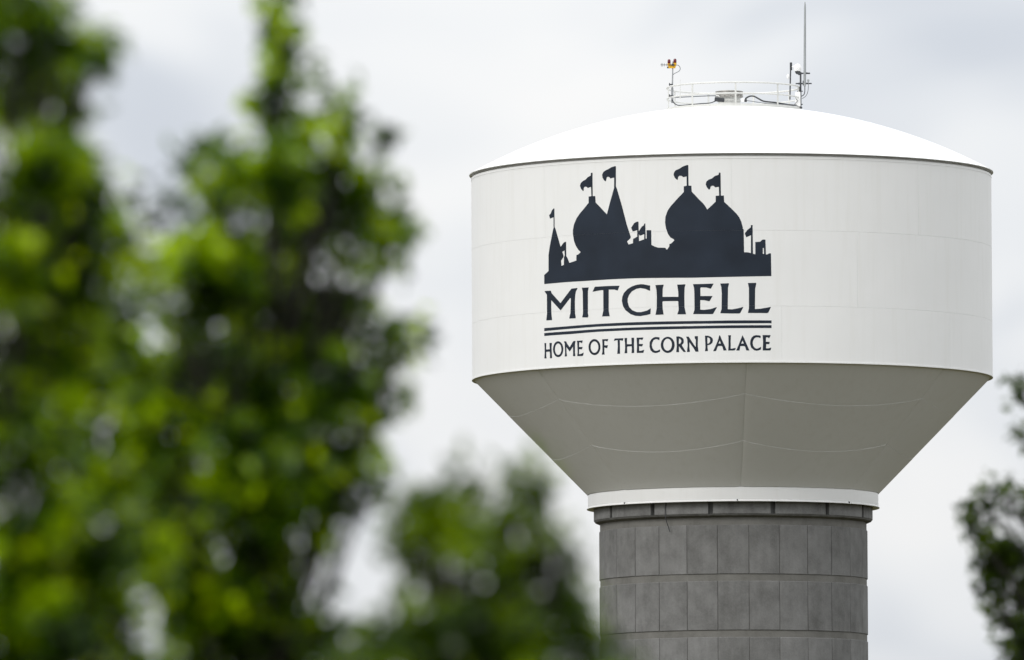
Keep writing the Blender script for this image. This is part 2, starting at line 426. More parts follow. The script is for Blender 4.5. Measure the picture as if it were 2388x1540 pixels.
# ------------------------------------------------------------------ painted emblem and lettering
def frame(ox, oy, sc): return lambda p: ((ox + p[0] / sc) / 1.507538, (oy + p[1] / sc) / 1.507538)
FA, FB = frame(1900, 980, 5.6857), frame(2300, 980, 5.6857)
FC, FD, FE = frame(1900, 1160, 7.96), frame(2140, 1160, 7.0235), frame(2440, 1160, 7.96)
FF, FG = frame(1900, 560, 3.85), frame(2300, 560, 3.85)
FH, F2 = frame(1880, 540, 2.7136), frame(1880, 960, 2.7136)
def on_wall(x, y):
    """pixel of the photograph -> (arc length, height) on the wall"""
    d = ray(x, y); ox, oy = CAM.x - AX, CAM.y - DY
    A = d.x ** 2 + d.y ** 2; B = 2 * (ox * d.x + oy * d.y); Cc = ox * ox + oy * oy - RW * RW
    t = (-B - math.sqrt(max(B * B - 4 * A * Cc, 0))) / (2 * A)
    p = CAM + d * t
    return Vector((math.atan2(p.x - AX, -(p.y - DY)) * RW, p.z))
def decal(name, outer, holes=()):
    loops = [[on_wall(*p) for p in lp] for lp in [outer] + list(holes)]
    vs, es, fs = [], [], []
    for lp in loops:
        b = len(vs); n = len(lp); vs += lp; es += [(b + i, b + (i + 1) % n) for i in range(n)]
    res = delaunay_2d_cdt(vs, es, [], 1, 1e-5)
    def inside(p, lp):
        c_ = False; n = len(lp)
        for i in range(n):
            a, b = lp[i], lp[(i + 1) % n]
            if (a.y > p.y) != (b.y > p.y) and p.x < (b.x - a.x) * (p.y - a.y) / (b.y - a.y) + a.x: c_ = not c_
        return c_
    bm = bmesh.new(); bv = [bm.verts.new((v.x, v.y, 0)) for v in res[0]]
    for f in res[2]:
        ce = (res[0][f[0]] + res[0][f[1]] + res[0][f[2]]) / 3
        if not inside(ce, loops[0]) or any(inside(ce, lp) for lp in loops[1:]): continue
        try: bm.faces.new([bv[i] for i in f])
        except ValueError: pass
    xs = [v.x for v in res[0]]
    u = math.ceil(min(xs) / .15) * .15
    while u < max(xs):
        bmesh.ops.bisect_plane(bm, geom=list(bm.verts) + list(bm.edges) + list(bm.faces), plane_co=(u, 0, 0), plane_no=(1, 0, 0)); u += .15
    for zs_ in (seam1, seam2):                       # the paint breaks over the weld lines
        for zc in (zs_ - .002, zs_ + .002):
            bmesh.ops.bisect_plane(bm, geom=list(bm.verts) + list(bm.edges) + list(bm.faces), plane_co=(0, zc, 0), plane_no=(0, 1, 0))
        bmesh.ops.delete(bm, geom=[f for f in bm.faces if abs(f.calc_center_median().y - zs_) < .002], context='FACES')
    for v in bm.verts:
        a = v.co.x / RW; v.co = Vector((DECAL * math.sin(a), -DECAL * math.cos(a), v.co.y))
    for f in bm.faces:
        f.normal_update()
        c_ = f.calc_center_median()
        if f.normal.x * c_.x + f.normal.y * c_.y < 0: f.normal_flip()
        f.smooth = True
    me = bpy.data.meshes.new(name); bm.to_mesh(me); bm.free()
    return link(name, me, NAVY, wall)
def oval(cx, cy, rx, ry, n=36, pw=1.0):
    return [(cx + rx * math.sin(2 * math.pi * k / n), cy - ry * math.cos(2 * math.pi * k / n)) for k in range(n)]
MITC = [
 [(83,255),(90,248),(207,241),(225,290),(402,490),(600,225),(620,200),(735,187),(742,200),(712,250),(697,330),(690,450),(692,690),(706,770),(702,793),(582,800),(576,790),(600,690),(608,395),(597,388),(405,637),(218,432),(217,600),(222,720),(234,815),(228,832),(118,836),(132,700),(129,325)],
 [(827,183),(965,177),(950,260),(950,550),(950,690),(960,745),(950,777),(840,777),(836,765),(850,700),(850,560),(845,260)],
 [(1043,264),(1080,175),(1100,162),(1300,150),(1583,142),(1545,240),(1480,220),(1366,220),(1366,640),(1385,752),(1232,758),(1258,640),(1256,235),(1235,228)],
 [(2193,140),(2193,242),(2175,240),(2090,205),(1995,190),(1920,205),(1830,255),(1770,330),(1745,400),(1745,470),(1775,570),(1840,635),(1930,670),(2010,670),(2130,640),(2205,592),(2200,708),(2120,730),(2000,750),(1900,745),(1800,710),(1700,630),(1650,550),(1628,450),(1635,370),(1665,290),(1740,210),(1830,155),(1920,125),(2000,112),(2060,114),(2130,128)]]
HELL = [
 [(25,130),(190,121),(170,210),(168,365),(482,365),(480,260),(458,120),(625,114),(608,190),(603,350),(608,580),(637,714),(462,715),(488,630),(480,455),(470,448),(175,452),(165,470),(170,600),(188,718),(25,726),(48,600),(52,380),(45,230)],
 [(773,112),(1188,100),(1135,198),(1118,200),(1040,178),(935,175),(922,195),(925,348),(1167,348),(1105,452),(1085,450),(1000,432),(920,430),(920,620),(1000,625),(1130,608),(1245,570),(1250,580),(1180,700),(1165,710),(778,710),(805,620),(803,300),(797,190)],
 [(1320,98),(1490,92),(1495,105),(1475,180),(1470,612),(1560,615),(1680,592),(1783,565),(1722,685),(1700,697),(1520,698),(1320,693),(1345,610),(1350,300),(1340,170)],
 [(1872,88),(2038,84),(2038,110),(2018,200),(2013,608),(2120,603),(2335,565),(2280,680),(2255,690),(1873,687),(1893,590),(1893,190)]]
for fr, L_ in ((FA, MITC), (FB, HELL)):
    for lp in L_: decal('letter', [fr(p) for p in lp])
SMALL = [
 (FC, [(110,372),(163,370),(160,545),(180,550),(262,545),(258,480),(252,372),(322,366),(314,480),(318,640),(328,780),(318,795),(265,797),(270,700),(262,612),(175,615),(162,640),(165,740),(172,800),(112,803),(120,640),(118,480)], []),
 (FC, oval(497,543,145,222), [oval(497,543,90,160)]),
 (FC, [(655,325),(720,322),(750,390),(820,490),(900,350),(925,315),(985,311),(968,400),(968,640),(978,735),(965,740),(910,737),(915,640),(912,470),(820,610),(728,485),(733,640),(745,740),(680,750),(690,640),(680,380)], []),
 (FC, [(1020,308),(1185,297),(1170,368),(1155,372),(1120,352),(1085,352),(1082,480),(1183,480),(1160,548),(1120,542),(1082,545),(1082,682),(1120,680),(1212,635),(1200,700),(1180,735),(1030,738),(1040,640),(1032,400)], []),
 (FC, oval(1513,484,167,225), [oval(1513,484,108,160)]),
 (FC, [(1728,266),(1900,257),(1880,322),(1865,325),(1820,308),(1790,312),(1790,435),(1893,432),(1870,512),(1855,515),(1790,495),(1788,600),(1798,695),(1718,695),(1735,600),(1735,400)], []),
 (FD, [(128,276),(148,215),(366,207),(352,268),(340,270),(275,258),(278,420),(282,592),(212,594),(225,420),(220,256),(175,262)], []),
 (FD, [(390,202),(455,203),(450,355),(565,355),(562,197),(628,196),(625,380),(632,572),(565,575),(572,480),(565,405),(460,415),(455,480),(460,578),(392,580),(405,460),(402,330)], []),
 (FD, [(688,196),(858,190),(835,248),(820,250),(785,240),(755,240),(750,350),(850,350),(825,412),(760,405),(750,410),(752,520),(800,517),(878,492),(860,560),(845,570),(692,572),(700,400)], []),
 (FD, [(1258,192),(1252,258),(1200,235),(1165,230),(1110,255),(1075,320),(1065,380),(1080,450),(1120,505),(1165,522),(1210,512),(1268,482),(1268,542),(1200,568),(1150,575),(1085,557),(1030,500),(1007,410),(1012,310),(1050,235),(1110,190),(1160,176),(1220,180)], []),
 (FD, oval(1458,372,172,200), [oval(1455,368,105,148)]),
 (FD, [(1668,165),(1730,162),(1800,185),(1845,225),(1858,280),(1845,335),(1805,378),(1850,455),(1910,548),(1850,548),(1800,490),(1735,405),(1735,480),(1738,552),(1668,553),(1680,400),(1672,240)], [[(1735,215),(1765,225),(1790,260),(1790,300),(1770,335),(1732,350)]]),
 (FD, [(1910,170),(1975,170),(2010,225),(2140,420),(2148,415),(2150,250),(2122,205),(2125,158),(2203,155),(2200,400),(2218,538),(2145,542),(2100,460),(2000,320),(1990,315),(1992,430),(2005,530),(1998,547),(1932,548),(1948,400),(1940,240)], []),
 (FE, [(305,170),(320,163),(400,166),(480,200),(522,250),(530,310),(510,370),(450,415),(378,432),(378,500),(390,580),(385,597),(305,597),(320,500),(312,300)], [[(372,220),(400,216),(440,245),(455,300),(445,345),(410,380),(375,390)]]),
 (FE, [(715,150),(735,170),(770,260),(860,450),(915,575),(830,583),(820,570),(795,480),(770,452),(680,455),(655,480),(615,597),(535,597),(600,460),(680,260),(700,170)], [[(720,298),(750,385),(684,385)]]),
 (FE, [(950,152),(1032,152),(1025,300),(1025,525),(1040,530),(1168,505),(1155,555),(1130,580),(955,582),(965,450),(962,200)], []),
 (FE, [(1355,150),(1395,225),(1490,440),(1550,578),(1470,580),(1455,560),(1432,480),(1410,455),(1295,458),(1285,520),(1272,575),(1262,582),(1180,580),(1240,440),(1320,240)], [[(1357,298),(1392,385),(1320,388)]]),
 (FE, [(1866,172),(1860,235),(1800,212),(1735,212),(1685,245),(1650,310),(1640,370),(1655,445),(1700,508),(1755,528),(1800,515),(1876,475),(1872,550),(1800,580),(1750,587),(1680,570),(1600,500),(1568,400),(1575,300),(1610,220),(1670,165),(1740,148),(1820,155)], []),
 (FE, [(1918,148),(2138,148),(2140,165),(2105,232),(2090,232),(2060,212),(2013,212),(2010,335),(2122,338),(2105,402),(2020,400),(2015,520),(2080,520),(2160,495),(2145,565),(2125,578),(1922,578),(1932,350)], [])]
for fr, lp, hs in SMALL: decal('letter', [fr(p) for p in lp], [[fr(p) for p in h] for h in hs])
for lp in ([(91,527),(300,510),(600,487),(900,472),(1200,464),(1600,458),(1900,453),(2259,453),(2259,480),(1900,482),(1500,486),(1200,492),(900,500),(600,513),(350,532),(91,556)],
           [(91,574),(350,555),(600,537),(900,522),(1200,512),(1500,507),(1900,500),(2259,499),(2259,526),(1900,527),(1500,533),(1200,540),(900,548),(600,562),(350,583),(91,602)]):
    decal('painted_stripe', [F2(p) for p in lp])
EF = [(110,1515),(110,1300),(125,1190),(150,1060),(172,950),(178,930),(178,787),(130,806),(118,760),(140,735),(155,695),(175,670),(190,668),(192,920),(205,945),(240,1070),(275,1187),(300,1150),(325,1122),(348,1118),(350,1310),(370,1345),(393,1405),(487,1372),(487,1300),(515,1288),(545,1257),(515,1230),(480,1175),(455,1110),(440,1020),(440,960),(455,880),(490,800),(530,740),(590,670),(652,592),(652,507),(690,500),(685,375),(640,393),(630,378),(612,372),(595,378),(586,395),(585,428),(575,430),(550,405),(535,360),(545,325),(575,295),(610,278),(640,245),(680,222),(684,186),(705,184),(708,500),(742,500),(748,588),(800,640),(850,695),(900,747),(940,590),(997,390),(998,250),(945,262),(935,245),(915,238),(898,248),(890,290),(880,302),(860,285),(840,250),(836,210),(850,175),(885,150),(920,135),(960,110),(1010,95),(1022,97),(1022,370),(1035,400),(1100,620),(1170,890),(1224,1055),(1218,1072),(1173,1115),(1195,1155),(1252,1138),(1255,1080),(1310,1050),(1310,962),(1250,980),(1228,930),(1250,895),(1270,865),(1300,848),(1327,845),(1330,978),(1345,955),(1370,915),(1400,895),(1405,872),(1420,872),(1425,1080),(1437,1075),(1437,962),(1500,962),(1503,1160),(1545,1183)]
EG = [(50,1197),(150,1200),(168,1225),(180,1218),(205,1180),(205,1150),(230,1142),(272,1100),(265,1085),(220,1060),(185,1010),(160,940),(147,860),(152,780),(180,700),(220,640),(300,550),(400,445),(400,368),(440,360),(438,235),(390,245),(375,228),(345,225),(325,240),(318,280),(308,280),(280,255),(262,215),(268,180),(290,150),(340,130),(390,98),(440,80),(462,80),(465,358),(504,360),(508,442),(560,495),(610,550),(660,595),(690,635),(718,683),(790,615),(832,575),(832,497),(878,493),(875,375),(825,383),(805,362),(785,360),(765,372),(755,405),(742,415),(715,385),(697,345),(705,305),(735,278),(780,262),(820,228),(870,212),(877,185),(890,180),(898,190),(903,493),(943,493),(947,578),(1040,665),(1110,735),(1150,785),(1180,850),(1198,920),(1200,945),(1211,948),(1216,1260),(1275,1262),(1308,1272),(1310,1030),(1245,1058),(1225,1005),(1260,960),(1308,920),(1308,893),(1332,893),(1336,1275),(1345,1285),(1368,1287),(1368,1122),(1432,1118),(1460,1092),(1485,1087),(1505,1090),(1512,1290),(1530,1290),(1555,1275),(1580,1275)]
EH = [(2257,1170),(1900,1177),(1500,1186),(1000,1190),(750,1200),(480,1217),(300,1228),(91,1247),(91,1160)]
decal('palace_emblem', [FF(p) for p in EF] + [FG(p) for p in EG] + [FH(p) for p in EH],
      [[FF(p) for p in [(1332,1015),(1345,1038),(1405,1015),(1405,1085),(1335,1110)]],
       [FF(p) for p in [(325,1237),(330,1300),(318,1330),(318,1430),(285,1445),(280,1375),(312,1325),(312,1300),(297,1255)]],
       [FG(p) for p in [(1470,1205),(1485,1203),(1485,1283),(1470,1283)]]])

# ------------------------------------------------------------------ roof railing, vent
def z3(X, Y, dy=0.0):                      # close-up of the roof top -> point dy metres behind the axis plane
    return pt((2280 + X / 3.6661) / 1.507538, (Y / 3.6661) / 1.507538, DY + dy)
RC = z3(1091, 1200); rx_off = RC.x - AX
rr_ = 2.80
z_top = z3(1103, 1052, -rr_).z - .03; z_mid = z3(1103, 1196, -rr_).z - .02; z_base = dome_z(rr_)
rail = lathe('railing', [(rr_ - .06, dome_z(rr_ - .06) - .01), (rr_ - .06, z_base + .10), (rr_ + .06, z_base + .10), (rr_ + .06, dome_z(rr_ + .06) - .02)], RAILW, T, 128)
def ringtube(name, R_, z_, r_, parent, mat):
    ptsn = 128; vs, fs = [], []
    for k in range(ptsn):
        a = 2 * math.pi * k / ptsn
        for j in range(8):
            b = 2 * math.pi * j / 8; q = R_ + r_ * math.cos(b)
            vs.append((q * math.sin(a), -q * math.cos(a), z_ + r_ * math.sin(b)))
    for k in range(ptsn):
        k2 = (k + 1) % ptsn
        for j in range(8):
            j2 = (j + 1) % 8; fs.append((k * 8 + j, k2 * 8 + j, k2 * 8 + j2, k * 8 + j2))
    return link(name, mesh(name, vs, fs), mat, parent)
ringtube('rail', rr_, z_top, .037, rail, RAILW); ringtube('rail', rr_, z_mid, .032, rail, RAILW)
pme = None
for k in range(9):
    mb = MB().box((0, 0, (z_base + z_top) / 2 + .02), (.075, .03, z_top - z_base + .02))
    if pme is None:
        pme = mesh('post', mb.v, mb.f, True); pme.materials.append(RAILW)
    a = rad(1 + 40 * k); o = link('post', pme, None, rail); o.location = (rr_ * math.sin(a), -rr_ * math.cos(a), 0); o.rotation_euler.z = a
for o in list(rail.children) + [rail]:
    if o is rail: o.location.x = rx_off
zv1 = z3(1040, 1182).z; zv0 = z3(1040, 1262).z; xv = z3(1039, 1230).x - AX; zd = dome_z(0)
vent = lathe('roof_vent', [(.46, zd - .05), (.46, zd + .03), (.62, zd + .03), (.62, zd + .06), (.47, zd + .07), (.47, zv0 + .01)], RAILW, T, 64)
vent.location.x = xv
lathe('vent_hood', [(.40, zv0 + .03), (.565, zv0), (.575, zv0 + .02), (.575, zv1 - .03), (.59, zv1 - .025), (.585, zv1), (.40, zv1 + .03), (.001, zv1 + .05)], VENTM, vent, 64)
lathe('vent_flange', [(.475, zv0 - .16), (.53, zv0 - .16), (.53, zv0 - .13), (.475, zv0 - .13)], RAILW, vent, 64)
for k in range(14):
    a = rad(k * 360 / 14 + 6); o = MB().box((.578 * math.sin(a), -.578 * math.cos(a), zv0 + .05), (.03, .03, .03)).build('bolt', DARK, vent)

# ------------------------------------------------------------------ masts, antennas and lamps on the roof
def local(parent, p): return Vector(p) - parent.location
# obstruction light mast, left
b0 = z3(306, 1330, -.5); mast = empty('obstruction_light_mast', b0)
tag(mast, 'thin galvanised mast with two red lights on yellow housings, left side of railing', 'light mast')
P = lambda X, Y, dy=-.5: z3(X, Y, dy) - b0
MB().tube([P(306, 1330), P(306, 1135), P(311, 960), P(314, 795)], [.035, .035, .027, .024], 10).build('pole', STEEL, mast)
MB().tube([P(306, 1330), P(306, 1135)], .05, 10).build('sleeve', STEEL, mast)
for Y in (1092, 1238):
    MB().box(P(292, Y), (.16, .10, .05)).tube([P(272, Y - 20), P(268, Y), P(274, Y + 16)], .02, 6).build('clamp', DARK, mast)
h = MB().box(P(302, 862), (.30, .16, .13))
h.tube([P(280, 855), P(266, 845), P(265, 826)], [.06, .065, .07], 10).tube([P(322, 865), P(338, 850), P(341, 822)], [.06, .06, .065], 10)
h.build('light_housing', YELLOW, mast)
for X, Y in ((265, 826), (341, 818)):
    lamp = MB().turn(P(X, Y), [(.055, 0), (.062, .02), (.066, .05), (.066, .14), (.05, .185), (.02, .2)], 16).build('beacon_lens', RED, mast)
    MB().turn(P(X, Y + 3), [(.07, -.02), (.075, 0), (.07, .02)], 16).build('lens_collar', YELLOW, lamp)
MB().box(P(254, 872), (.10, .08, .07)).build('photocell', DARK, mast)
MB().tube(smooth_path([P(350, 842), P(385, 845), P(408, 878), P(400, 912), P(365, 935), P(335, 950), P(314, 968)]), .014, 6).build('drip_cable', GREYC, mast)
# yagi
y0 = z3(313, 838, -.6); yagi = empty('yagi_antenna', y0); Q = lambda X, Y, dy=-.6: z3(X, Y, dy) - y0
tag(yagi, 'small comb-like yagi antenna pointing left beside the red lights', 'antenna')
MB().tube([Q(155, 838), Q(345, 840)], .013, 6).build('boom', DARK, yagi)
for X, h_ in ((166, 22), (183, 22), (205, 21), (236, 18), (277, 18)):
    MB().tube([Q(X, 838 - h_), Q(X, 838 + h_)], .008, 6).build('element', DARK, yagi)
MB().box(Q(312, 838), (.11, .10, .09)).build('mount', DARK, yagi)
# lightning rod left
rb0 = z3(408, 1270, -2.2); rod = empty('lightning_rod', rb0)
tag(rod, 'thin white rod standing by the railing, right of the red-light mast', 'rod')
MB().tube([(0, 0, 0), z3(408, 1032, -2.2) - rb0], [.014, .01], 6).build('rod', RAILW, rod)
MB().box((0, 0, .02), (.06, .06, .05)).build('bracket', RAILW, rod)
# antenna mast right
a0 = z3(1960, 1388, -.35); am = empty('antenna_mast', a0); P2 = lambda X, Y, dy=-.35: z3(X, Y, dy) - a0
tag(am, 'short dark grey mast with cross arms at the right end of the railing', 'mast')
MB().tube([P2(1960, 1388), P2(1960, 930)], .038, 10).build('pole', DARK, am)
MB().box(P2(1997, 948), (.56, .06, .06)).box(P2(1950, 956), (.14, .10, .09)).box(P2(2034, 945), (.10, .1, .06)).build('cross_arm', DARK, am)
MB().box(P2(2000, 1079), (.68, .06, .05)).box(P2(1952, 1080), (.14, .1, .08)).box(P2(1997, 1072), (.07, .1, .2)).box(P2(2052, 1078), (.12, .09, .07)).build('cross_arm', DARK, am)
for Y in (1178, 1348): MB().box(P2(1955, Y), (.22, .10, .035)).tube([P2(1940, Y), P2(1978, Y)], .015, 6).build('clamp', DARK, am)
MB().box(P2(1943, 1160), (.12, .1, .26)).box(P2(1940, 1195), (.15, .11, .14)).build('mount_plate', DARK, am)
MB().box(P2(1940, 1357), (.13, .12, .3)).box(P2(1958, 1391), (.15, .12, .07)).build('base_clamp', DARK, am)
w0 = z3(2013, 1112, -.45); wh = empty('whip_antenna', w0)
tag(wh, 'tall grey fibreglass whip antenna rising above the right end of railing', 'antenna')
wt = z3(2017, 22, -.45) - w0
MB().tube([(0, 0, 0), wt * .1, wt * .55, wt * .93, wt * .985, wt], [.052, .058, .05, .04, .026, .006], 12).build('radome', FIBRE, wh)
MB().turn((0, 0, -.02), [(.035, 0), (.04, .03), (.04, .10)], 12).build('ferrule', STEEL, wh)
s0 = z3(2060, 1085, -.45); sa = empty('gps_antenna', s0)
tag(sa, 'tiny mushroom-shaped antenna on outer end of the lower cross arm', 'antenna')
MB().tube([(0, 0, 0), z3(2058, 1052, -.45) - s0], .014, 6).build('stem', STEEL, sa)
MB().turn(z3(2058, 1056, -.45) - s0, [(.02, 0), (.05, .02), (.055, .06), (.035, .1), (.01, .115)], 12).build('cap', FIBRE, sa)
# black pole with dome camera
k0 = z3(1822, 1285, .6); bp_ = empty('camera_pole', k0); P3 = lambda X, Y, dy=.6: z3(X, Y, dy) - k0
tag(bp_, 'slim black pole with flat head behind the right part of the railing', 'pole')
MB().tube([P3(1822, 1285), P3(1826, 1080), P3(1833, 830)], [.028, .03, .03], 8).build('pole', BLACK, bp_)
MB().box(P3(1836, 857), (.10, .08, .33)).build('head_plate', BLACK, bp_)
c0 = z3(1922, 890, .5); pc = empty('dome_camera', c0); P4 = lambda X, Y, dy=.5: z3(X, Y, dy) - c0
tag(pc, 'white ball-shaped security camera hanging from an arm beside the whip antenna', 'camera')
MB().tube(smooth_path([P4(1850, 866), P4(1885, 856), P4(1915, 846), P4(1930, 852), P4(1930, 872)]), .028, 8).build('arm', PLASTIC, pc)
MB().turn(P4(1922, 925), [(.10, 0), (.15, .04), (.165, .13), (.16, .2), (.13, .27), (.06, .31), (.03, .33)], 24).build('housing', PLASTIC, pc)
MB().turn(P4(1922, 925), [(.01, -.12), (.05, -.11), (.09, -.07), (.115, -.01), (.115, .015)], 24).build('lens_dome', BLACK, pc)
d0 = z3(1798, 985, .55); d2 = empty('small_camera', d0); P5 = lambda X, Y, dy=.55: z3(X, Y, dy) - d0
tag(d2, 'tiny white camera on a bent arm left of the slim black pole', 'camera')
MB().turn(P5(1798, 1003), [(.03, -.06), (.055, -.02), (.06, .06), (.045, .12), (.015, .15)], 14).build('housing', PLASTIC, d2)
MB().tube(smooth_path([P5(1798, 1005), P5(1804, 1002), P5(1822, 994)]), .012, 6).build('arm', PLASTIC, d2)
e0 = z3(1922, 1335, -.5); eb = empty('equipment_box', e0); P6 = lambda X, Y, dy=-.5: z3(X, Y, dy) - e0
tag(eb, 'narrow white equipment box strapped to the railing beside the dark mast', 'box')
MB().box(P6(1925, 1282), (.22, .16, .62)).build('case', PLASTIC, eb)
MB().tube(smooth_path([P6(1896, 1250), P6(1905, 1226), P6(1925, 1222), P6(1945, 1240)]), .03, 8).build('gland_hose', BLACK, eb)
# floodlight and junction box by the vent
f0 = z3(912, 1290, -.9); fl = empty('floodlight', f0); P7 = lambda X, Y, dy=-.9: z3(X, Y, dy) - f0
tag(fl, 'small black floodlight tilted down in front of the grey roof vent', 'floodlight')
MB().box(P7(915, 1288), (.42, .25, .16), Matrix.Rotation(rad(6), 3, 'Y')).box(P7(888, 1272), (.2, .2, .1)).box(P7(930, 1305), (.26, .2, .06)).build('housing', BLACK, fl)
MB().box(P7(880, 1262), (.12, .12, .05)).build('bracket', STEEL, fl)
j0 = z3(1232, 1296, -.8); jb = empty('junction_box', j0)
tag(jb, 'small grey junction box where cables gather right of the roof vent', 'box')
MB().box((0, 0, 0), (.26, .2, .13)).build('case', PLASTIC, jb)
MB().box((.06, -.12, -.02), (.10, .06, .12)).build('gland', BLACK, jb)
# cables
def cable(name, label, pts, r_, mat, cat='cable'):
    o0 = pts[0]
    o = link(name, None, None) if False else None
    m_ = MB().tube(smooth_path([p - o0 for p in pts]), r_, 8)
    o = m_.build(name, mat); o.location = o0
    tag(o, label, cat); return o
cable('conduit', 'straight grey conduit running from the red-light mast to the roof vent', [z3(318, 1235, -1), z3(335, 1252, -1), z3(380, 1256, -1), z3(560, 1247, -1), z3(760, 1238, -1), z3(850, 1236, -1), z3(868, 1240, -1)], .022, GREYC, 'conduit')
cable('conduit', 'white bent pipe curving down to the black floodlight', [z3(868, 1238, -.9), z3(890, 1236, -.9), z3(908, 1250, -.9), z3(915, 1285, -.9)], .035, RAILW, 'pipe')
cable('cable', 'dark cable looping down from the red-light mast toward the floodlight', [z3(306, 1285, -.9), z3(325, 1325, -.9), z3(370, 1356, -1.1), z3(430, 1360, -1.2), z3(540, 1350, -1.3), z3(680, 1338, -1.3), z3(790, 1330, -1.2), z3(850, 1310, -1), z3(885, 1292, -.9)], .022, BLACK)
cable('cable', 'thick black cable arching up from the junction box to the right mast', [z3(1238, 1292, -.85), z3(1265, 1262, -.9), z3(1310, 1242, -1), z3(1360, 1244, -1.1), z3(1420, 1275, -1.2), z3(1490, 1308, -1.2), z3(1640, 1325, -1.1), z3(1760, 1345, -.9), z3(1850, 1357, -.7), z3(1925, 1360, -.5)], .034, BLACK)
cable('cable', 'thin grey cable sagging low from the junction box to the right mast', [z3(1240, 1300, -.85), z3(1300, 1303, -1), z3(1400, 1318, -1.2), z3(1500, 1333, -1.25), z3(1640, 1342, -1.15), z3(1760, 1352, -1), z3(1860, 1362, -.8), z3(1925, 1365, -.55)], .016, GREYC)
cable('cable', 'dark feed cable curving from the foot of the whip antenna to the mast', [z3(2014, 1110, -.45), z3(2015, 1160, -.45), z3(2010, 1205, -.45), z3(1995, 1230, -.4), z3(1972, 1242, -.35)], .018, BLACK)
cable('cable', 'thin outer cable hanging from the tiny mushroom antenna to the mast', [z3(2060, 1085, -.45), z3(2058, 1150, -.45), z3(2045, 1210, -.45), z3(2015, 1252, -.4), z3(1978, 1272, -.35)], .013, GREYC)
cable('cable', 'thin grey cable looping in front of the white equipment box', [z3(1896, 1248, -.6), z3(1902, 1280, -.6), z3(1925, 1300, -.62), z3(1895, 1330, -.6), z3(1868, 1372, -.6)], .011, GREYC)
# loose wire hanging from the corbel
q4 = lambda X, Y, r_: pt((2040 + X / 2.2111) / 1.507538, (1680 + Y / 2.2111) / 1.507538, DY - r_)
ca = math.cos(math.asin(-.5))
cable('hanging_wire', 'loose thin black wire hanging from the skirt over the concrete corbel', [q4(668, 190, rk * .87 + .04), q4(660, 240, rk * .87 + .03), q4(661, 290, rk * .87 + .06), q4(668, 330, rk * .87 + .07), q4(685, 385, rp_ * .9 + .03), q4(697, 422, rp_ * .9 + .02)], .016, BLACK, 'wire')

# ------------------------------------------------------------------ trees
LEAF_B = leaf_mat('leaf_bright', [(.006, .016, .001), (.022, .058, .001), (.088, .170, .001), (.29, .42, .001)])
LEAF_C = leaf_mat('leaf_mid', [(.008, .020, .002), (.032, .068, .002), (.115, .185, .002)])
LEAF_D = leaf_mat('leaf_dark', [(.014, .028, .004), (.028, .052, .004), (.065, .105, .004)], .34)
def leaves(centres, nrs, leaf_l, leaf_w, rs, spread):
    """centres: (n,3) sprig positions, each bearing a handful of leaves"""
    per = 7
    n = len(centres) * per
    base = np.repeat(centres, per, 0) + rs.normal(0, spread, (n, 3))
    nv = rs.normal(0, .75, (n, 3)) + np.array([0, -.15, .75]); nv /= np.linalg.norm(nv, axis=1)[:, None]
    d = rs.normal(0, 1, (n, 3)) + np.array([0, 0, -.35]); d -= nv * (d * nv).sum(1)[:, None]; d /= np.linalg.norm(d, axis=1)[:, None]
    s = np.cross(d, nv)
    l = leaf_l * rs.uniform(.6, 1.25, n)[:, None]; w = leaf_w * rs.uniform(.7, 1.2, n)[:, None]
    v = np.stack([base, base + d * l * .45 - s * w * .5 + nv * w * .14, base + d * l * .5, base + d * l * .45 + s * w * .5 + nv * w * .14, base + d * l - nv * l * .10], 1)
    idx = np.arange(n)[:, None] * 5
    f = np.concatenate([idx + np.array([[0, 2, 1]]), idx + np.array([[0, 3, 2]]), idx + np.array([[1, 2, 4]]), idx + np.array([[2, 3, 4]])], 0)
    return v.reshape(-1, 3), f
def fast_mesh(name, v, f):
    me = bpy.data.meshes.new(name)
    me.vertices.add(len(v)); me.vertices.foreach_set('co', v.astype(np.float32).ravel())
    me.loops.add(len(f) * 3); me.loops.foreach_set('vertex_index', f.astype(np.int32).ravel())
    me.polygons.add(len(f)); me.polygons.foreach_set('loop_start', (np.arange(len(f)) * 3).astype(np.int32)); me.polygons.foreach_set('loop_total', np.full(len(f), 3, np.int32))
    me.update(); me.validate(); return me
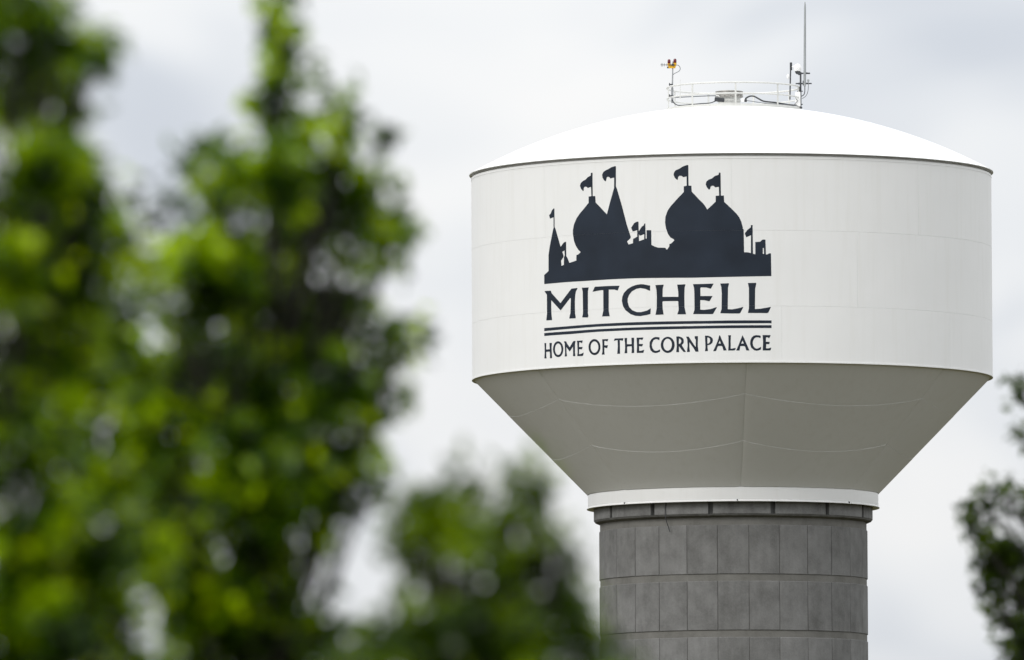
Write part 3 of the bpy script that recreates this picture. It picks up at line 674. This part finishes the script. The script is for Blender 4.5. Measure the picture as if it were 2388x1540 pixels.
def tree(name, label, Y, trunk_x, blobs, mat, seed, leaf_l=.115, leaf_w=.08, low=(), trunk_r=.09, depth=.8, dens=1.0, tuft=.085):
    """blobs: (x, y, r[, density]) of the crown's clumps, seen at distance Y; each is a ball of sprigs in real space"""
    rs = np.random.RandomState(seed); px = Y / FPX
    foot = pt(trunk_x, 1540, Y); foot = Vector((foot.x, Y, 0))
    t = empty(name, foot); tag(t, label, 'tree', 'trees in front of the tower')
    cs, ctr = [], []
    for b in list(blobs) + list(low):
        x, y, r_ = b[:3]; r_ = max(r_ - 20 * 58 / Y, r_ * .6); dn = b[3] if len(b) > 3 else 1.0
        dy = rs.uniform(-1, 1) * depth if r_ > 60 else rs.uniform(-.3, .3) * depth
        p = pt(x, y, Y + dy) - foot; R_ = r_ * px
        ctr.append((p, R_))
        # tufts: small dense balls of sprigs spread through the clump
        rt = min(R_, tuft)
        m = max(1, int(dens * dn * 2.5 * (R_ / rt) ** 2))
        q = rs.normal(0, 1, (m, 3)); q /= np.linalg.norm(q, axis=1)[:, None]
        tc_ = np.array(p)[None] + q * (rs.uniform(0, 1, m)[:, None] ** .40) * max(R_ - .6 * rt, 0) * np.array([[1, 1.3, 1]])
        for u in tc_:
            if R_ > tuft and mnoise.noise(Vector(u) * 4.6 + Vector((seed * 7.3, 0, 0))) < -.26: continue
            r1 = rt * rs.uniform(.65, 1.15)
            n = max(2, int((2.8 if R_ > tuft else 5.0 * dn) * math.pi * r1 * r1 / (leaf_l * leaf_w * .40) / 7))
            q = rs.normal(0, 1, (n, 3)); q /= np.linalg.norm(q, axis=1)[:, None]
            cs.append(u[None] + q * (rs.uniform(0, 1, n)[:, None] ** .4) * r1 * np.array([[1, 1, .75]]))
    cs = np.concatenate(cs, 0)
    v, f = leaves(cs, None, leaf_l, leaf_w, rs, leaf_l * .5)
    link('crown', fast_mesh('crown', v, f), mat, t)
    # trunk and limbs
    top = max(ctr, key=lambda c_: c_[0].z)[0]
    sp_ = smooth_path([(0, 0, -.15), (.02, .02, top.z * .25), (top.x * .25 + .03, .0, top.z * .5), (top.x * .7, top.y * .5, top.z * .8), tuple(top)], 5)
    MB().tube(sp_, [max(.008, trunk_r * (1 - i / (len(sp_) - 1)) ** 1.5) for i in range(len(sp_))], 10).build('trunk', BARK, t)
    limbs = MB()
    for p, R_ in ctr:
        zt = max(.8, p.z - 1.0 - .5 * abs(p.x)); a = min(sp_, key=lambda s_: abs(s_.z - zt))
        mid = a.lerp(p, .5) + Vector((0, 0, -.12))
        lp = smooth_path([a, mid, p], 3); r1 = .007 + .010 * R_
        limbs.tube(lp, [max(.006, r1 * (1 - .8 * i / (len(lp) - 1))) for i in range(len(lp))], 6)
        for k in range(3):
            q = p + Vector(rs.normal(0, .55, 3)) * R_
            limbs.tube([lp[2], lp[2].lerp(q, .6) + Vector((0, 0, -.02)), q], [.010, .007, .003], 5)
    limbs.build('branches', BARK, t)
    return t
lowB = [(x, y, 230) for y in (1680, 1900, 2130) for x in (250, 480, 700)] + [(480, 2330, 200), (640, 2300, 180), (500, 1800, 250)]
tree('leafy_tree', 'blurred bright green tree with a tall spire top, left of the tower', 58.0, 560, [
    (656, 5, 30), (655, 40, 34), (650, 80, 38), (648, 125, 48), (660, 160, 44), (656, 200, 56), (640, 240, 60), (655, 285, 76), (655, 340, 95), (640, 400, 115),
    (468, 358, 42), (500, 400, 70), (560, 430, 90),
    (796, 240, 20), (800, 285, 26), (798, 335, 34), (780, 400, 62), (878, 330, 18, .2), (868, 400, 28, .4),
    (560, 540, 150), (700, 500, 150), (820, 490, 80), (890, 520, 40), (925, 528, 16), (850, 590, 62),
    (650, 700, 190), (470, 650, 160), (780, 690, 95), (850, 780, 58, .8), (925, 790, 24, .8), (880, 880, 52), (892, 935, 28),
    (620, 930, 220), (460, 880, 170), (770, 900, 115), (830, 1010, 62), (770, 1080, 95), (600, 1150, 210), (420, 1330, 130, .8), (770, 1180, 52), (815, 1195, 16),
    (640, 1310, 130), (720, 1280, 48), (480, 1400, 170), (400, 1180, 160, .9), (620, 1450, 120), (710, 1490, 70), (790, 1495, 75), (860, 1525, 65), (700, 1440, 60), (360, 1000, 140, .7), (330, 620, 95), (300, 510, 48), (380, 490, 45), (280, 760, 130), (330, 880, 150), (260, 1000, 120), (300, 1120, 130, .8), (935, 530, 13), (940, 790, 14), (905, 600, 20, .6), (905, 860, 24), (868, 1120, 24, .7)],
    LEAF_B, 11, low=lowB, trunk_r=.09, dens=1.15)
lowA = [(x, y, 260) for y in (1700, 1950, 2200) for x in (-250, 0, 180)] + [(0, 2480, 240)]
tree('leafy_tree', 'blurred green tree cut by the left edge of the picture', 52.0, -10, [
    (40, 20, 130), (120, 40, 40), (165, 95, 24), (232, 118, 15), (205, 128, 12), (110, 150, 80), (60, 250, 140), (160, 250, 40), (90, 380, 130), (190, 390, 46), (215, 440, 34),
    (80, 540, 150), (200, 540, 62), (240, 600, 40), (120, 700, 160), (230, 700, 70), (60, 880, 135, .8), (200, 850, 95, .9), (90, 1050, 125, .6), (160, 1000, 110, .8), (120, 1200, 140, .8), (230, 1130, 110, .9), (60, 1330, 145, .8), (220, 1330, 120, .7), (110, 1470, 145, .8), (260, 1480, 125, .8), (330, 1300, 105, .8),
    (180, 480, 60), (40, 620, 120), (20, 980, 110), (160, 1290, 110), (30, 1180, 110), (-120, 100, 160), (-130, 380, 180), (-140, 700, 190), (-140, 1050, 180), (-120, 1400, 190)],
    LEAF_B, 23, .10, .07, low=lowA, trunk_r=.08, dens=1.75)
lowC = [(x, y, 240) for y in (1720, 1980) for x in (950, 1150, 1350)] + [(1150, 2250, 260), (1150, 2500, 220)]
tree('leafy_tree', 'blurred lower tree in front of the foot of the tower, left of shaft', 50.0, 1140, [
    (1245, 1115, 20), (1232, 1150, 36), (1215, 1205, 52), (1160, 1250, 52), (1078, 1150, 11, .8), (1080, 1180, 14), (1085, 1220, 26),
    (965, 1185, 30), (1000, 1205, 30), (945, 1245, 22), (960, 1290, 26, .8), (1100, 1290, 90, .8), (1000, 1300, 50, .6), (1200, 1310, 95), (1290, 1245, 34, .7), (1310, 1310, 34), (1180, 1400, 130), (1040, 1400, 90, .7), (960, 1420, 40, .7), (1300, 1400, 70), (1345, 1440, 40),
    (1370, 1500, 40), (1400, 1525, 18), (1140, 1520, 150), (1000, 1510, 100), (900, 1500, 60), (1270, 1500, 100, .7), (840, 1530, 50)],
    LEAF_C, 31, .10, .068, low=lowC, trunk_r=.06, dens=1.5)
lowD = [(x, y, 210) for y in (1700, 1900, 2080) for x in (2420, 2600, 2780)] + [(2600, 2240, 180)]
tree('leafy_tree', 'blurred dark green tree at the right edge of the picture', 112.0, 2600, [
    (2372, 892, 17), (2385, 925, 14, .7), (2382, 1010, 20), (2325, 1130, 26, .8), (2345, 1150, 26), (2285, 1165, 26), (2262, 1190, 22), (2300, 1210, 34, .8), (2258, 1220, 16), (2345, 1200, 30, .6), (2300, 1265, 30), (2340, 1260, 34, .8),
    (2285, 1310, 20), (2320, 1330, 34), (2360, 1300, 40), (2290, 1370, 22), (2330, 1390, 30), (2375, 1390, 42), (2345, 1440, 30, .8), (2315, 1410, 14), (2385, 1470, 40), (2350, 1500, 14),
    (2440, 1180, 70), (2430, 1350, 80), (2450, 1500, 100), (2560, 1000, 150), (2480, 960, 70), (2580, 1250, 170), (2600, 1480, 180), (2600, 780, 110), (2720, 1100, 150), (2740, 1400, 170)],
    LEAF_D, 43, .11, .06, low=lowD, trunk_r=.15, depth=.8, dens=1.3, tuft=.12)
